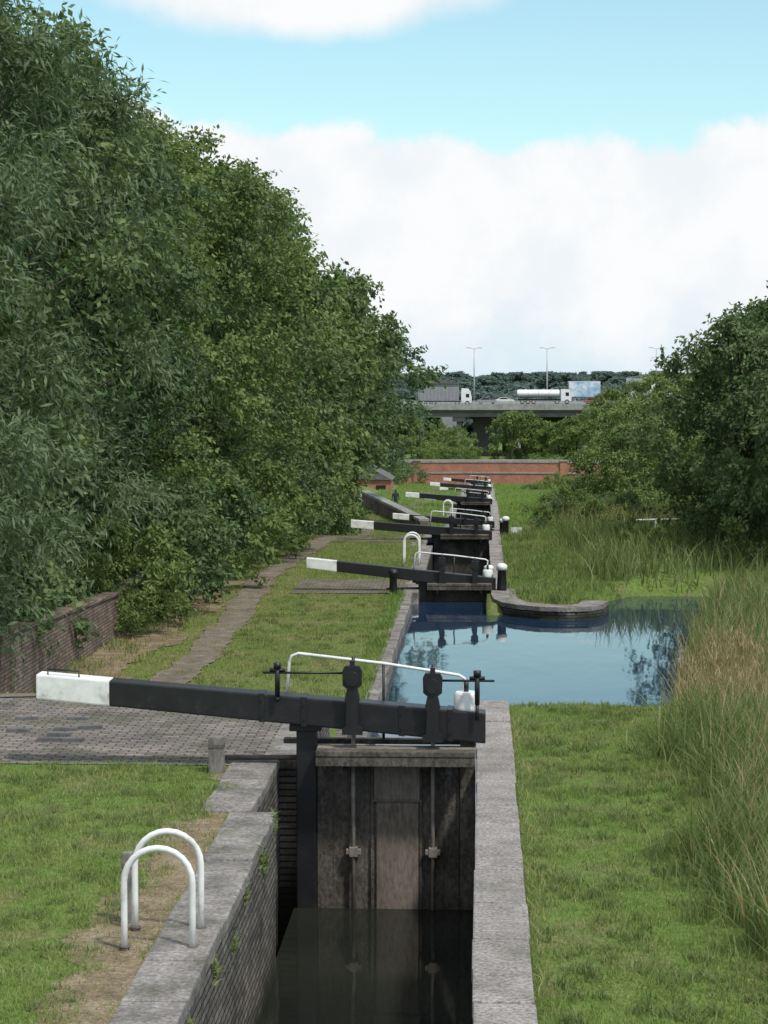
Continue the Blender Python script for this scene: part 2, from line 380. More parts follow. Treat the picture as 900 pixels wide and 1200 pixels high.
# ------------------------------------------------------------ lock gates
def gate(xl,Y,zc,w,bl,zL,zR,hi,bottom,par=None):
    G=empty('lock_gate',(0,0,0))
    xr=xl+w
    def bz(x): return zc+zL+(zR-zL)*(x-bl)/(xr+.1-bl)
    def th(x): return .145+.035*(x-bl)/(xr-bl)
    def seg(b,xa,xb,mat,e=0):
        c=[]
        for s in (-1,1):
            for (x,y) in ((xa,Y-.17-e),(xb,Y-.17-e),(xb,Y+.15+e),(xa,Y+.15+e)):
                c.append((x,y,bz(x)+s*(th(x)+e)))
        b.hexa(c,mat,.02)
    b=B(); seg(b,bl+.87,xr+.1,'black'); seg(b,bl,bl+.872,'white',.002)
    if hi:
        b.tube([(bl+.13,Y-.1,bz(bl)+.13),(bl+.13,Y-.1,bz(bl)+.20),(bl+.5,Y-.1,bz(bl)+.18),(bl+.5,Y-.1,bz(bl)+.10)],.012,'black',6)
        for x in (xl-.45,xl+.05,xl+1.2,xr-.35):
            c=[]
            for s in (-1,1):
                for (xx,y) in ((x,Y-.18),(x+.07,Y-.18),(x+.07,Y+.16),(x,Y+.16)): c.append((xx,y,bz(xx)+s*(th(xx)+.008)))
            b.hexa(c,'black',.003)
            for s in (-.09,.09):
                b.tube([(x+.035,Y-.18,bz(x)+s),(x+.035,Y-.2,bz(x)+s)],.014,'black',6)
    b.finish('balance_beam',G)
    b=B()
    zt=zc+.1
    b.box(xl-.02,xl+.22,Y-.02,Y+.26,bottom,bz(xl)-.05,'black',.02)
    b.box(xr-.2,xr-.02,Y-.015,Y+.22,bottom,zc+.3,'timber',.02)
    x=xl+.225
    nb=9; wd=(xr-.205-x)/nb
    for j in range(nb):
        b.box(x+j*wd+.001,x+(j+1)*wd-.001,Y+.04+random.uniform(-.005,.005),Y+.10,bottom,zt,'timber',.003)
    b.box(xl+.22,xr-.2,Y+.103,Y+.128,bottom,zt-.01,'timber')  # backing added behind the planks to stop light leaking through the gaps
    for zz in (zc+.0,zc-.75,zc-1.5):
        if zz-.1>bottom: b.box(xl+.222,xr-.202,Y+.13,Y+.24,zz-.12,zz+.1,'timber')
    b.finish('gate_leaf',G)
    if hi:
        b=B()
        b.box(xl+.9,xl+1.44,Y+.0,Y+.038-.008,zc-.42,zc+.07,'timber_l',.006)
        b.box(xl+.93,xl+1.43,Y+.008,Y+.031,bottom,zc-.425,'timber_l',.006)
        for x in (xl+.88,xl+1.455):
            b.box(x-.015,x+.015,Y-.002,Y+.03,bottom,zc+.07,'timber',.004)
        b.box(xl+.88,xl+1.47,Y-.012,Y-.003,zc-.44,zc-.41,'rust')
        b.finish('sluice_paddle_boards',G)
    b=B()
    b.box(xl+.24,xr-.02,Y-.44,Y-.24,zc+.17,zc+.235,'timber',.01)
    b.box(xl+.24,xr-.02,Y-.235,Y-.02,zc+.172,zc+.24,'timber_l',.01)
    b.box(xl+.24,xr-.02,Y-.43,Y-.36,zc+.055,zc+.166,'timber',.008)
    for x in (xl+.5,xr-.35): b.box(x,x+.06,Y-.40,Y+.03,zc-.03,zc+.052,'black')
    b.finish('gate_walkway',G)
    for j,x in enumerate((xl+.66,xl+1.6)):
        b=B(); yf=Y-.22
        top=bz(x)+.62
        if hi:
            b.tube([(x,Y-.05,top-.2),(x,Y-.05,bottom)],.024,'rod',8)
            zz=zc-1.03
            b.box(x-.09,x+.09,Y-.08,Y-.0,zz-.03,zz+.03,'rod',.01); b.box(x-.05,x+.05,Y-.09,Y-.001,zz-.06,zz+.06,'rod',.01)
        prof=[(-.12,-.2),(.12,-.2),(.12,-.13),(.075,-.1),(.065,.16),(.09,.2),(.07,.3),(.06,.34),(.11,.38),(.115,.55),(.085,.61),(-.085,.61),(-.115,.55),(-.11,.38),(-.06,.34),(-.07,.3),(-.09,.2),(-.065,.16),(-.075,-.1),(-.12,-.13)]
        b.prism([(x+u,bz(x)+v) for u,v in prof],'y',Y-.30,Y-.185,'black')
        b.tube([(x,Y-.33,bz(x)+.46),(x,Y-.12,bz(x)+.46)],.085,'black',14)
        b.box(x-.03,x+.03,Y-.26,Y-.2,bz(x)+.60,bz(x)+.67,'black',.005)
        b.tube([(x,Y-.05,bz(x)+.2),(x,Y-.05,bz(x)+.69)],.02,'black',6)
        if hi:
            zz=bz(x)+.52
            if j==0: xa,xb,xc=x-.1,x-1.05,x-.88
            else: xa,xb,xc=x+.1,x+.72,x+.52
            b.tube([(xa,Y-.24,zz),(xb,Y-.24,zz)],.014,'black',8)
            b.tube([(xc,Y-.24,zz-.28),(xc,Y-.24,zz+.1)],.03,'black',8)
            b.tube([(xc,Y-.24,zz+.05),(xc,Y-.24,zz+.12)],.045,'black',8)
            b.tube([(xc-.09,Y-.24,zz+.03),(xc+.09,Y-.24,zz+.03)],.022,'black',6)
            b.tube([(xc,Y-.24,zz-.28),(xc,Y-.24,bz(xc)+.1)],.022,'black',8)
        b.finish('paddle_gear',G)
    b=B(); r=.019 if hi else .022; y=Y+.34
    za=zc+1.28; zb=zc+1.03
    if not hi: za-=.2; zb-=.15
    b.tube([(xl-.17,y,bz(xl)+.0),(xl-.13,y,za-.1),(xl-.10,y,za-.03),(xl-.02,y,za),(xl+1.0,y,(za+zb)/2+.01),(xl+1.9,y,zb),(xl+1.97,y,zb-.04),(xl+1.96,y,zb-.12),(xl+1.92,y,zc+.3)],r,'white',8)
    b.tube([(xl+1.0,y,(za+zb)/2),(xl+1.0,y,zc+.2)],r*.9,'black',8)
    b.box(xl-.2,xl+2.0,Y+.28,Y+.42,zc+.2,zc+.26,'timber',.01)
    b.finish('gate_handrail',G)
    b=B(); xc=xr-.13; y=Y+.02; z=bz(xc)+th(xc)
    b.tube([(xc,y,z-.02),(xc,y,z+.03),(xc,y,z+.18),(xc,y,z+.21)],[.15,.15,.145,.12],'white',20)
    b.tube([(xc,y,z+.2),(xc,y,z+.34)],.03,'black',8)
    b.finish('beam_end_cap',G)
    b=B()
    b.box(xl-.1,xl+.28,Y-.06,Y+.3,bz(xl)-.26,bz(xl)-.18,'black',.01)
    b.tube([(xl-.95,Y+.25,zc+.03),(xl+.05,Y+.15,zc+.06)],.03,'rust',6)
    b.finish('collar_anchor',G)
gate(-2.15,25.0,0,2.12,-5.24,.93,.47,True,-2.3)
gate(-1.75,61.0,COP[1],2.1,-4.98,.80,.20,False,-3.0)
gate(-1.75,81.0,COP[1],2.1,-4.92,.62,.18,False,-4.2)
gate(-1.45,112.,COP[2],2.1,-4.6,.7,.25,False,-5.6)
gate(-1.45,134.,COP[2],2.1,-4.7,.7,.25,False,-5.6)
gate(-1.2,165.,COP[3],2.1,-4.3,.7,.25,False,-7.5)
gate(-1.2,187.,COP[3],2.1,-4.4,.7,.25,False,-7.5)
gate(-1.0,215.,COP[4],2.1,-4.1,.7,.25,False,-9.2)
gate(-1.0,237.,COP[4],2.1,-4.1,.7,.25,False,-9.2)

def hoop(x0,x1,y,z,h,r=.03,seg=12):
    b=B(); R=(x1-x0)/2; cx=(x0+x1)/2
    p=[(x0,y,z-.05),(x0,y,z+h*.3),(x0,y,z+h-R)]
    p+=[(cx-R*math.cos(a),y,z+h-R+R*math.sin(a)) for a in np.linspace(0,math.pi,13)[1:-1]]
    p+=[(x1,y,z+h-R),(x1,y,z+h*.3),(x1,y,z-.05)]
    b.tube(p,r,'white',seg)
    for x in (x0,x1): b.tube([(x,y,z-.01),(x,y,z+.014)],r*1.7,'rust',12)
    b.finish('grab_hoop')
hoop(-2.84,-2.29,16.75,0,.80,.027); hoop(-2.85,-2.30,17.35,0,.81,.027)
hoop(-2.5,-2.0,69.5,COP[1],1.0,.035); hoop(-2.5,-2.0,70.6,COP[1],1.0,.035)
hoop(-2.1,-1.6,121,COP[2],1.0,.035); hoop(-2.1,-1.6,122,COP[2],1.0,.035)
for x,y,h,w in ((-2.95,17.6,.60,.09),(-3.07,24.6,.42,.17)):
    b=B(); z=-.05
    b.box(x-w/2,x+w/2,y-w/2,y+w/2,z,z+h+.03,'greywood',.015)
    b.box(x-w/2-.006,x+w/2+.006,y-w/2-.006,y+w/2+.006,z+h-.1,z+h-.06,'rust')
    b.finish('timber_post')
b=B()
for (X,Yp) in ((-5.4,27.4),(-5.1,27.6),(-5.45,26.6),(-5.15,26.6),(-5.4,27.0),(-5.4,28.3),(-6.1,28.3),(-6.0,27.3)):
    b.box(X-.15,X+.15,Yp-.04,Yp+.04,-.08,.03,'dconcrete',.01)
b.finish('foot_grip_bricks')
def bollard(x,y,z,h=.75,r=.13,capped=True):
    b=B()
    b.tube([(x,y,z-.05),(x,y,z+.05),(x,y,z+h*.72),(x,y,z+h*.76)],[r*1.05,r,r*.85,r*1.15],'black',16)
    b.tube([(x,y,z+h*.76),(x,y,z+h*.93),(x,y,z+h)],[r*1.15,r*1.1,r*.6],'white' if capped else 'black',16)
    b.finish('mooring_bollard')
bollard(-2.45,60.0,-1.42,.7,.12,False)
bollard(.62,60.8,-1.36,.75,.14,True); bollard(.25,62.0,-1.36,.6,.13,True)
bollard(1.0,84,-1.40,.7,.13,True); bollard(1.1,108,-3.1,.8,.13,True)

# ------------------------------------------------------------ walls / bridges / building
b=B()
y=24.
while y<49.5:
    zt=.05-.036*max(0,(y-35)); zb=float(land(np.array(-8.5),np.array(y)))-.6
    zt=max(zt,-.5)
    l=2.0
    b.hexa([(-8.85,y,zb),(-8.55,y,zb),(-8.55,y+l,zb),(-8.85,y+l,zb),(-8.85,y,zt),(-8.55,y,zt),(-8.55,y+l,zt-.07),(-8.85,y+l,zt-.07)],'brick_wall')
    b.hexa([(-8.89,y,zt+.001),(-8.51,y,zt+.001),(-8.51,y+l-.01,zt-.069),(-8.89,y+l-.01,zt-.069),(-8.89,y,zt+.08),(-8.51,y,zt+.08),(-8.51,y+l-.01,zt+.01),(-8.89,y+l-.01,zt+.01)],'brick_wall',.02)
    y+=l
b.finish('brick_boundary_wall')
b=B(); b.box(-8.95,-8.7,52,108,-3.5,-.55,'brick_wall'); b.box(-9.0,-8.65,52,108,-.549,-.46,'stone'); b.finish('brick_boundary_wall')
def slantwall(name,p,q,h,t,mat,cmat):
    b=B(); p=Vector(p); q=Vector(q); d=(q-p); d.z=0; d.normalize(); n=Vector((-d.y,d.x,0))*t/2
    def ring(o,z0,z1,e):
        m=n*e
        return [p-m+Vector((0,0,z0)),q-m+Vector((0,0,z0)),q+m+Vector((0,0,z0)),p+m+Vector((0,0,z0)),p-m+Vector((0,0,z1)),q-m+Vector((0,0,z1)),q+m+Vector((0,0,z1)),p+m+Vector((0,0,z1))]
    b.hexa(ring(0,-h,0,1),mat); b.hexa(ring(0,.002,.16,1.4),cmat,.03)
    b.finish(name)
slantwall('bridge_parapet_wall',(-7.2,133,-2.3),(-2.9,110,-2.6),1.6,.4,'brick_wall','concrete')
slantwall('bridge_parapet_wall',(-8.6,150,-3.4),(-4.2,131,-3.6),1.6,.4,'brick_wall','concrete')
b=B(); Yb=255
def top(x): return -4.70-.0006*(x-1.2)**2
pts=[(-16,-11),(-1.6,-11),(-1.6,-8.0)]
pts+=[(.2-1.8*math.cos(a),-8.0+1.1*math.sin(a)) for a in np.linspace(0,math.pi,11)[1:-1]]
pts+=[(2.0,-8.0),(2.0,-11),(17,-11)]
tp=[(x,top(x)-.15) for x in np.linspace(17,-16,24)]
b.prism(pts+tp,'y',Yb,Yb+.45,'brick_red')
b.prism(pts+[(x,z-1.1) for x,z in tp],'y',Yb+.46,Yb+4.5,'brick_red')
b.prism(pts+tp,'y',Yb+4.51,Yb+4.95,'brick_red')
for x0,x1 in zip(np.linspace(-16,17,24)[:-1],np.linspace(-16,17,24)[1:]):
    for y0 in (Yb-.08,Yb+4.45):
        c=[]
        for dz in (-.149,.06):
            for (x,y) in ((x0,y0),(x1-.01,y0),(x1-.01,y0+.62),(x0,y0+.62)): c.append((x,y,top(x)+dz))
        b.hexa(c,'concrete')
    b.hexa([(x0,Yb-.09,top(x0)-1.45),(x1,Yb-.09,top(x1)-1.45),(x1,Yb-.001,top(x1)-1.45),(x0,Yb-.001,top(x0)-1.45),(x0,Yb-.09,top(x0)-1.28),(x1,Yb-.09,top(x1)-1.28),(x1,Yb-.001,top(x1)-1.28),(x0,Yb-.001,top(x0)-1.28)],'concrete')
for x in (-7.6,9.9):
    b.box(x-.4,x+.4,Yb-.2,Yb+.6,-11,top(x)+.05,'brick_red'); b.box(x-.5,x+.5,Yb-.3,Yb+.7,top(x)+.052,top(x)+.2,'concrete')
b.finish('brick_canal_bridge')
E=empty('brick_house')
b=B(); x0,x1,y0,y1,z0,z1=-12.5,-8.3,196,203,-8,-4.3
b.box(x0,x1,y0,y1,z0,z1,'brick_red'); 
b.finish('walls',E)
b=B(); b.prism([(x0-.2,z1),(x1+.2,z1),((x0+x1)/2,z1+1.3)],'y',y0-.2,y1+.2,'roof'); b.finish('roof',E)
b=B(); b.box(-9.6,-8.7,y0-.03,y0-.002,-6.7,-4.8,'black'); b.finish('door',E)
b=B(); b.box(-11.6,-10.4,y0-.03,y0-.002,-5.9,-4.8,'glass'); b.box(-11.7,-10.3,y0-.06,y0-.002,-6.02,-5.902,'stone'); b.finish('window',E)

# motorway
Ym=450; b=B()
b.box(-160,160,Ym,Ym+30,-1.2,-.1,'dconcrete')
for g in range(6): b.box(-160,160,Ym+.6+g*5.5,Ym+1.2+g*5.5,-2.4,-1.201,'dconcrete')
b.box(-160,160,Ym-.3,Ym-.001,-.9,.35,'concrete'); b.box(-160,160,Ym+30.01,Ym+30.3,-1.5,.35,'concrete')
b.box(-160,160,Ym+1,Ym+29,-.098,-.05,'asphalt')
b.box(-160,160,Ym+14.8,Ym+15.2,-.04,.75,'galv')
for x in np.arange(-160,160,4.): b.box(x,x+.12,Ym-.2,Ym-.1,.352,1.0,'galv')
for z in (.66,.98): b.box(-160,160,Ym-.22,Ym-.08,z-.04,z+.04,'galv')
for x in (-56,-34,-12.5,-4.5,8,22,44,66):
    b.box(x-1.4,x+1.4,Ym+.8,Ym+29,-3.4,-2.401,'dconcrete',.1)
    for y in (Ym+3,Ym+14,Ym+26): b.tube([(x,y,-13),(x,y,-3.4)],.55,'concrete',14)
b.box(-1.6,3.6,Ym+6,Ym+28,-13,-2.41,'asphalt')  # asphalt-coloured box paints in the darkness of the underpass
b.finish('motorway_bridge')
b=B(); b.prism([(-9,-14),(-9,-3),(-60,-1.3),(-150,-1.3),(-150,-14)],'y',Ym+31,Ym+46,'ground'); b.prism([(5,-14),(5,-3),(60,-1.3),(150,-1.3),(150,-14)],'y',Ym+31,Ym+46,'ground'); b.finish('embankment')
def wheel(b,x,y,r=.5,w=.3):
    b.tube([(x,y,r),(x,y+w,r)],r,'rubber',16); b.tube([(x,y-.01,r),(x,y,r)],r*.5,'galv',10)
def lorry(kind):
    b=B()
    if kind=='tank':
        poly=[(1.25*math.cos(a),2.25+.85*math.sin(a)) for a in np.linspace(0,2*math.pi,24,endpoint=False)]
        b.prism([(1.25+u,v) for u,v in poly],'x',0,8.6,'vwhite')
        b.prism([(1.25+u*.85,2.25+(v-2.25)*.85) for u,v in poly],'x',-.2,8.8,'vwhite')
        for x in (1.5,3.4,5.2,7.0): b.box(x,x+.5,.95,1.55,3.08,3.25,'galv',.04)
        b.box(.5,8.2,.9,1.6,3.1,3.14,'galv')
        for x in (2.1,4.3,6.5): b.prism([(1.25+u*1.015,2.25+(v-2.25)*1.015) for u,v in poly],'x',x,x+.08,'galv')
    else:
        b.box(0,8.6,0,2.5,1.1,3.9,'vgrey',.03)
        for x in np.arange(.5,8.6,.8): b.box(x,x+.05,-.03,-.001,1.15,3.85,'galv')
    b.box(0,11,.3,2.2,.75,1.1,'rubber')
    b.prism([(9.1,.6),(11.3,.6),(11.35,1.7),(11.05,2.95),(10.6,3.15 if kind=='tank' else 3.6),(9.2,3.2 if kind=='tank' else 3.7),(9.1,2.9)],'y',.05,2.45,'vwhite')
    b.box(10.1,10.8,.02,.048,1.75,2.5,'glass'); b.prism([(11.352,1.75),(11.37,1.75),(11.12,2.75),(11.10,2.75)],'y',.2,2.3,'glass')
    b.box(11.3,11.5,.1,2.4,.45,.8,'vgrey',.03)
    for x in (.9,2.1,3.3,8.3,10.4): wheel(b,x,.0); wheel(b,x,2.2)
    return b.finish('tanker_lorry' if kind=='tank' else 'articulated_lorry')
o=lorry('tank'); o.location=(8.0,Ym+6,.25)
o=lorry('box'); o.location=(-13.2,Ym+3,-.05)
def car(mat,x,y):
    b=B()
    body=[(0,.35),(4.3,.35),(4.35,.75),(4.1,.95),(3.2,1.05),(2.6,1.45),(1.2,1.48),(.5,1.05),(.05,.95)]
    b.prism(body,'y',0,1.7,mat)
    b.prism([(.8,1.07),(1.3,1.4),(2.5,1.38),(2.95,1.07)],'y',-.01,1.71,'glass')
    b.box(4.34,4.38,.1,1.6,.45,.6,'galv')
    for xx in (.85,3.45):
        b.tube([(xx,-.02,.32),(xx,.2,.32)],.32,'rubber',14); b.tube([(xx,1.5,.32),(xx,1.72,.32)],.32,'rubber',14)
    o=b.finish('car'); o.location=(x,y,.15)
car('vgrey',-.8,Ym+5); car('vred',22,Ym+8); car('vwhite',3.2,Ym+20); car('vgrey',-22,Ym+9)
def lamp(x,y,z,h):
    b=B(); b.tube([(x,y,z),(x,y,z+h*.5),(x,y,z+h)],[.2,.15,.11],'galv',8)
    for s in (-1,1):
        b.tube([(x,y,z+h-.1),(x+s*.9,y,z+h+.15)],.05,'galv',6); b.box(min(x+s*.8,x+s*1.7),max(x+s*.8,x+s*1.7),y-.15,y+.15,z+h+.1,z+h+.25,'galv',.04)
    b.finish('street_lamp')
lamp(-1.4,Ym+15,-.1,12.3); lamp(14.4,Ym+15,-.1,12.3); lamp(38,Ym+15,-.1,12.3); lamp(-30,Ym+15,-.1,12.3)
b=B(); b.box(20.2,27.2,Ym+40,Ym+40.3,1.6,5.0,'vblue',.03); b.box(20.0,27.4,Ym+40.31,Ym+40.5,1.4,5.2,'galv')
for x in (21.5,26): b.box(x,x+.3,Ym+40.31,Ym+40.6,-12,1.6,'galv')
b.finish('billboard')
b=B(); b.box(38,56,Ym+90,Ym+110,-8,6.2,'vwhite'); b.prism([(37.8,6.2),(56.2,6.2),(47,7.6)],'y',Ym+89.5,Ym+110.5,'roof')
for x in np.arange(40,55,3.5): b.box(x,x+1.5,Ym+89.9,Ym+89.99,2.5,4,'glass')
b.finish('warehouse')
for (xa,xb,zt) in ((-14,-6,4.6),):
    b=B(); b.box(xa,xb,Ym+120,Ym+132,-8,zt,'vgrey'); b.prism([(xa-.2,zt),(xb+.2,zt),((xa+xb)/2,zt+1.0)],'y',Ym+119.6,Ym+132.4,'roof')
    for x in np.arange(xa+.8,xb-1,2.2): b.box(x,x+1.2,Ym+119.9,Ym+119.99,zt-2.2,zt-1,'glass')
    b.finish('warehouse')
b=B(); z=-.95
b.tube([(5.35,78,z-.6),(5.35,78,z+.5),(7.5,78.4,z+.52),(7.5,78.4,z-.6)],.032,'white',8); b.tube([(6.4,78.2,z-.6),(6.4,78.2,z+.5)],.03,'white',8)
b.finish('safety_railing')
b=B(); b.tube([(1.7,100,-3.3),(1.7,100,-2.2)],.05,'white',8); b.box(1.45,1.95,99.94,99.96,-2.6,-2.2,'white'); b.finish('lock_sign')

# ------------------------------------------------------------ person walking on the towpath
def person(x,y,z,rot):
    P={'pel':(0,0,.95),'ch':(.0,.03,1.3),'nk':(0,.05,1.47),'hd':(0,.08,1.6),'ht':(0,.09,1.72),
       'ls':(-.19,.03,1.40),'le':(-.25,-.02,1.12),'lh':(-.24,.12,.88),'rs':(.19,.03,1.40),'re':(.25,.05,1.12),'rh':(.24,-.02,.86),
       'lk':(-.11,.12,.50),'lf':(-.11,.02,.07),'lt':(-.11,.2,.05),'rk':(.11,.0,.5),'rf':(.11,-.2,.1),'rt':(.11,-.04,.04),'lhp':(-.1,.01,.9),'rhp':(.1,0,.9)}
    R={'pel':.15,'ch':.17,'nk':.065,'hd':.095,'ht':.08,'ls':.08,'le':.05,'lh':.035,'rs':.08,'re':.05,'rh':.035,'lk':.07,'lf':.05,'lt':.035,'rk':.07,'rf':.05,'rt':.035,'lhp':.1,'rhp':.1}
    E=[('pel','ch'),('ch','nk'),('nk','hd'),('hd','ht'),('ch','ls'),('ls','le'),('le','lh'),('ch','rs'),('rs','re'),('re','rh'),('pel','lhp'),('lhp','lk'),('lk','lf'),('lf','lt'),('pel','rhp'),('rhp','rk'),('rk','rf'),('rf','rt')]
    ks=list(P); me=bpy.data.meshes.new('person'); me.from_pydata([P[k] for k in ks],[(ks.index(a),ks.index(c)) for a,c in E],[])
    o=bpy.data.objects.new('person',me); COL.objects.link(o)
    o.modifiers.new('sk','SKIN'); 
    for i,k in enumerate(ks): me.skin_vertices[0].data[i].radius=(R[k],R[k]*.8)
    me.skin_vertices[0].data[0].use_root=True
    s=o.modifiers.new('ss','SUBSURF'); s.levels=2; s.render_levels=2
    dg=bpy.context.evaluated_depsgraph_get(); me2=bpy.data.meshes.new_from_object(o.evaluated_get(dg))
    o.modifiers.clear(); o.data=me2
    me2.materials.clear()
    for k in ('jacket','jeans','skin','hair'): me2.materials.append(M[k])
    for p in me2.polygons:
        c=p.center; p.use_smooth=True
        if c.z>1.5: p.material_index=3 if (c.z>1.66 or c.y<.06) else 2
        elif c.z<.93 and abs(c.x)>.19: p.material_index=2
        elif c.z<.92: p.material_index=1
        else: p.material_index=0
    o.location=(x,y,z); o.rotation_euler[2]=rot
person(-6.2,156,float(land(np.array(-6.2),np.array(156.)))+.03,.2)

# ------------------------------------------------------------ vegetation
def blades(name,P,h,w,lean,mat,segs=2,rng=RNG):
    n=len(P); a=rng.uniform(0,2*np.pi,n); fa=rng.uniform(0,np.pi,n)
    D=np.stack([np.cos(a),np.sin(a),np.zeros(n)],-1); S=np.stack([np.cos(fa),np.sin(fa),np.zeros(n)],-1)
    V=np.zeros((n,segs+1,2,3))
    for k in range(segs+1):
        t=k/segs
        c=P+D*(lean*h*t**1.8)[:,None]+np.array([0,0,1])*(h*t*(1-.35*lean*t))[:,None]
        hw=(w*.5*(1-t**1.6*.9))[:,None]
        V[:,k,0]=c-S*hw; V[:,k,1]=c+S*hw
    base=np.arange(n)[:,None]*(segs+1)*2; F=[]
    for k in range(segs):
        F.append(np.stack([base[:,0]+2*k,base[:,0]+2*k+1,base[:,0]+2*k+3,base[:,0]+2*k+2],-1))
    return np_mesh(name,V.reshape(-1,3),np.concatenate(F),[M[mat]])
def scatter(x0,x1,y0,y1,dens,mask=None,clump=0,cs=1.7):
    n=int((x1-x0)*(y1-y0)*dens); X=RNG.uniform(x0,x1,n); Y=RNG.uniform(y0,y1,n)
    k=np.ones(n,bool)
    if mask is not None: k=mask(X,Y)
    if clump: k&=(RNG.uniform(0,1,n)<np.clip(.5+clump*wob(X,Y,cs),.04,1))
    X,Y=X[k],Y[k]; return np.stack([X,Y,terrain(X,Y)-.01],-1)
def tufts(x0,x1,y0,y1,nt,per,r,mask=None):
    X=RNG.uniform(x0,x1,nt); Y=RNG.uniform(y0,y1,nt)
    if mask is not None: k=mask(X,Y); X,Y=X[k],Y[k]
    X=np.repeat(X,per)+RNG.normal(0,r,len(X)*per); Y=np.repeat(Y,per)+RNG.normal(0,r,len(Y)*per)
    return np.stack([X,Y,terrain(X,Y)-.01],-1)
def G(name,P,h0,h1,w,lean,mat,segs=2):
    n=len(P); blades(name,P,RNG.uniform(h0,h1,n)*(1+.35*wob(P[:,0],P[:,1],2.3)),RNG.uniform(.7,1.3,n)*w,RNG.uniform(.1,lean,n),mat,segs)
# foreground lawns
G('grass',scatter(.42,4.2,13,30.8,2400),.015,.055,.010,.9,'grass',1)
G('grass',scatter(.42,4.2,13,30.8,400,None,1.1,5),.04,.10,.010,.9,'grass')
G('grass',tufts(.5,3.2,13,30.8,620,34,.05),.05,.14,.012,1.0,'reed')
G('grass',tufts(.5,3.2,13,30.8,560,26,.09),.03,.09,.010,1.0,'grass_dry')
G('grass',scatter(.42,1.6,13,30.9,300,lambda X,Y:X<.56+.12*wob(X*0,Y,3)),.05,.13,.012,.8,'grass_dry')
ml=lambda X,Y:(X<-3.05+1.0*(.09*np.sin(Y*1.7)+.07*np.sin(Y*4.3+1)+.045*np.sin(Y*9.7+2))+.3*np.exp(-((Y-24)/3)**2)+RNG.normal(0,.09,len(X)))
G('grass',scatter(-6.6,-2.6,14,25.0,2400,ml),.015,.055,.010,.9,'grass',1)
G('grass',scatter(-6.6,-2.6,14,25.0,400,ml,1.1,5),.04,.10,.010,.9,'grass')
G('grass',tufts(-6.6,-2.9,14,25,520,34,.05,ml),.04,.12,.011,1.0,'reed')
G('grass',tufts(-6.6,-2.9,14,25,480,26,.09,ml),.03,.09,.010,1.0,'grass_dry')
G('grass',scatter(-3.5,-2.62,13,25.0,520,None,.8),.02,.06,.010,.9,'grass_dry')
G('grass',scatter(-3.4,-2.62,13,25.0,500,None,1,3),.02,.06,.010,.9,'grass')
G('grass',scatter(-2.68,-2.60,13,22,500,None,1.2),.03,.10,.012,.9,'grass')
G('grass',tufts(-8.5,-3.2,25.1,30.4,110,16,.05),.02,.07,.010,1.0,'reed')
G('grass',scatter(-8.5,-3.3,25.0,25.14,900),.03,.08,.010,.9,'grass')
# towpath verges
def bnd(Y): return .28*np.sin((Y-34)*.13)+.5*sst(62,80,Y)
mp=lambda X,Y:((X>-6.12+.1*wob(X*0,Y,3)+bnd(Y)+RNG.normal(0,.08,len(X)))|(X<-6.68+bnd(Y)+RNG.normal(0,.08,len(X))))&(X>-7.4)
G('grass',scatter(-8.5,-2.2,31,62,600,mp),.03,.085,.014,.9,'grass_dry',1)
G('grass',scatter(-5.9,-2.2,31,60,420,None,1.1,1.2),.02,.07,.014,.9,'grass')
G('grass',tufts(-5.7,-2.2,32,60,480,26,.07),.05,.13,.014,.9,'reed')
G('grass',tufts(-7.2,-5.6,32,75,170,22,.10),.04,.11,.014,.9,'grass_dry')
G('grass',scatter(-5.8,-3.2,30.2,31.2,500),.04,.12,.014,.9,'grass')
G('grass',scatter(-2.55,-2.0,31,61,700,None,.6),.06,.2,.016,.7,'grass')
G('grass',scatter(-8.6,-7.1,31,60,130,None,1,2),.05,.25,.018,.8,'grass_dry')
G('grass',scatter(-8.6,-7.6,31,60,120,None,1,2),.05,.3,.018,.8,'reed')
G('grass',scatter(-5.5,-2.0,64,112,320,None,.5),.04,.12,.02,.8,'grass',1)
G('grass',scatter(-8.6,-2.0,62,110,200,mp),.05,.12,.02,.8,'grass_dry',1)
lr=lambda X,Y:(pond_d(X,Y)<-.1)&(X>.85)
G('grass',scatter(.8,4.5,57,112,420,lr),.04,.14,.022,.8,'grass',1)
G('grass',tufts(.9,4,58,112,520,24,.15,lr),.1,.38,.024,.9,'reed')
G('grass',tufts(.9,4,58,112,200,20,.15,lr),.1,.3,.022,.9,'grass_dry')
G('grass',scatter(1.2,9,112,250,60),.1,.3,.05,.8,'grass',1)
G('grass',scatter(-9,-1.7,112,250,50),.1,.22,.05,.8,'grass',1)
# reeds and tall grasses
def edge(Y): return 2.2+.2*np.sin(Y*.9)+.15*np.sin(Y*2.1)+.25*sst(20,24,Y)+.35*sst(26,30,Y)
G('reeds',scatter(1.9,6.5,13,29.5,290,lambda X,Y:X>edge(Y)+.15*wob(X,Y,3)),.3,.85,.020,.85,'reed',4)
G('reeds',scatter(1.6,3.6,13,31,230,lambda X,Y:X>edge(Y)-.35,.9,2.5),.12,.4,.016,.95,'reed',3)
G('dry_reeds',scatter(2.0,6,14,31,55,lambda X,Y:X>edge(Y),1,1.4),.5,1.05,.016,.5,'straw',3)
G('reeds',scatter(3.2,12,31,62,100,lambda X,Y:(X>np.interp(Y,*XP)+.05+.25*wob(X*0,Y,2))),.4,1.0,.028,.65,'reed',4)
mS=lambda X,Y:(X>np.interp(Y,*XP)-.15)
Pd=scatter(3.0,5.2,31.5,41,105,mS,1.0)
G('dry_reeds',Pd,.9,1.6,.024,.45,'straw',4)
Ps=Pd[::3].copy(); Ps[:,2]+=RNG.uniform(.9,1.3,len(Ps)); Ps=np.repeat(Ps,5,0)+RNG.normal(0,.05,(len(Ps)*5,3))
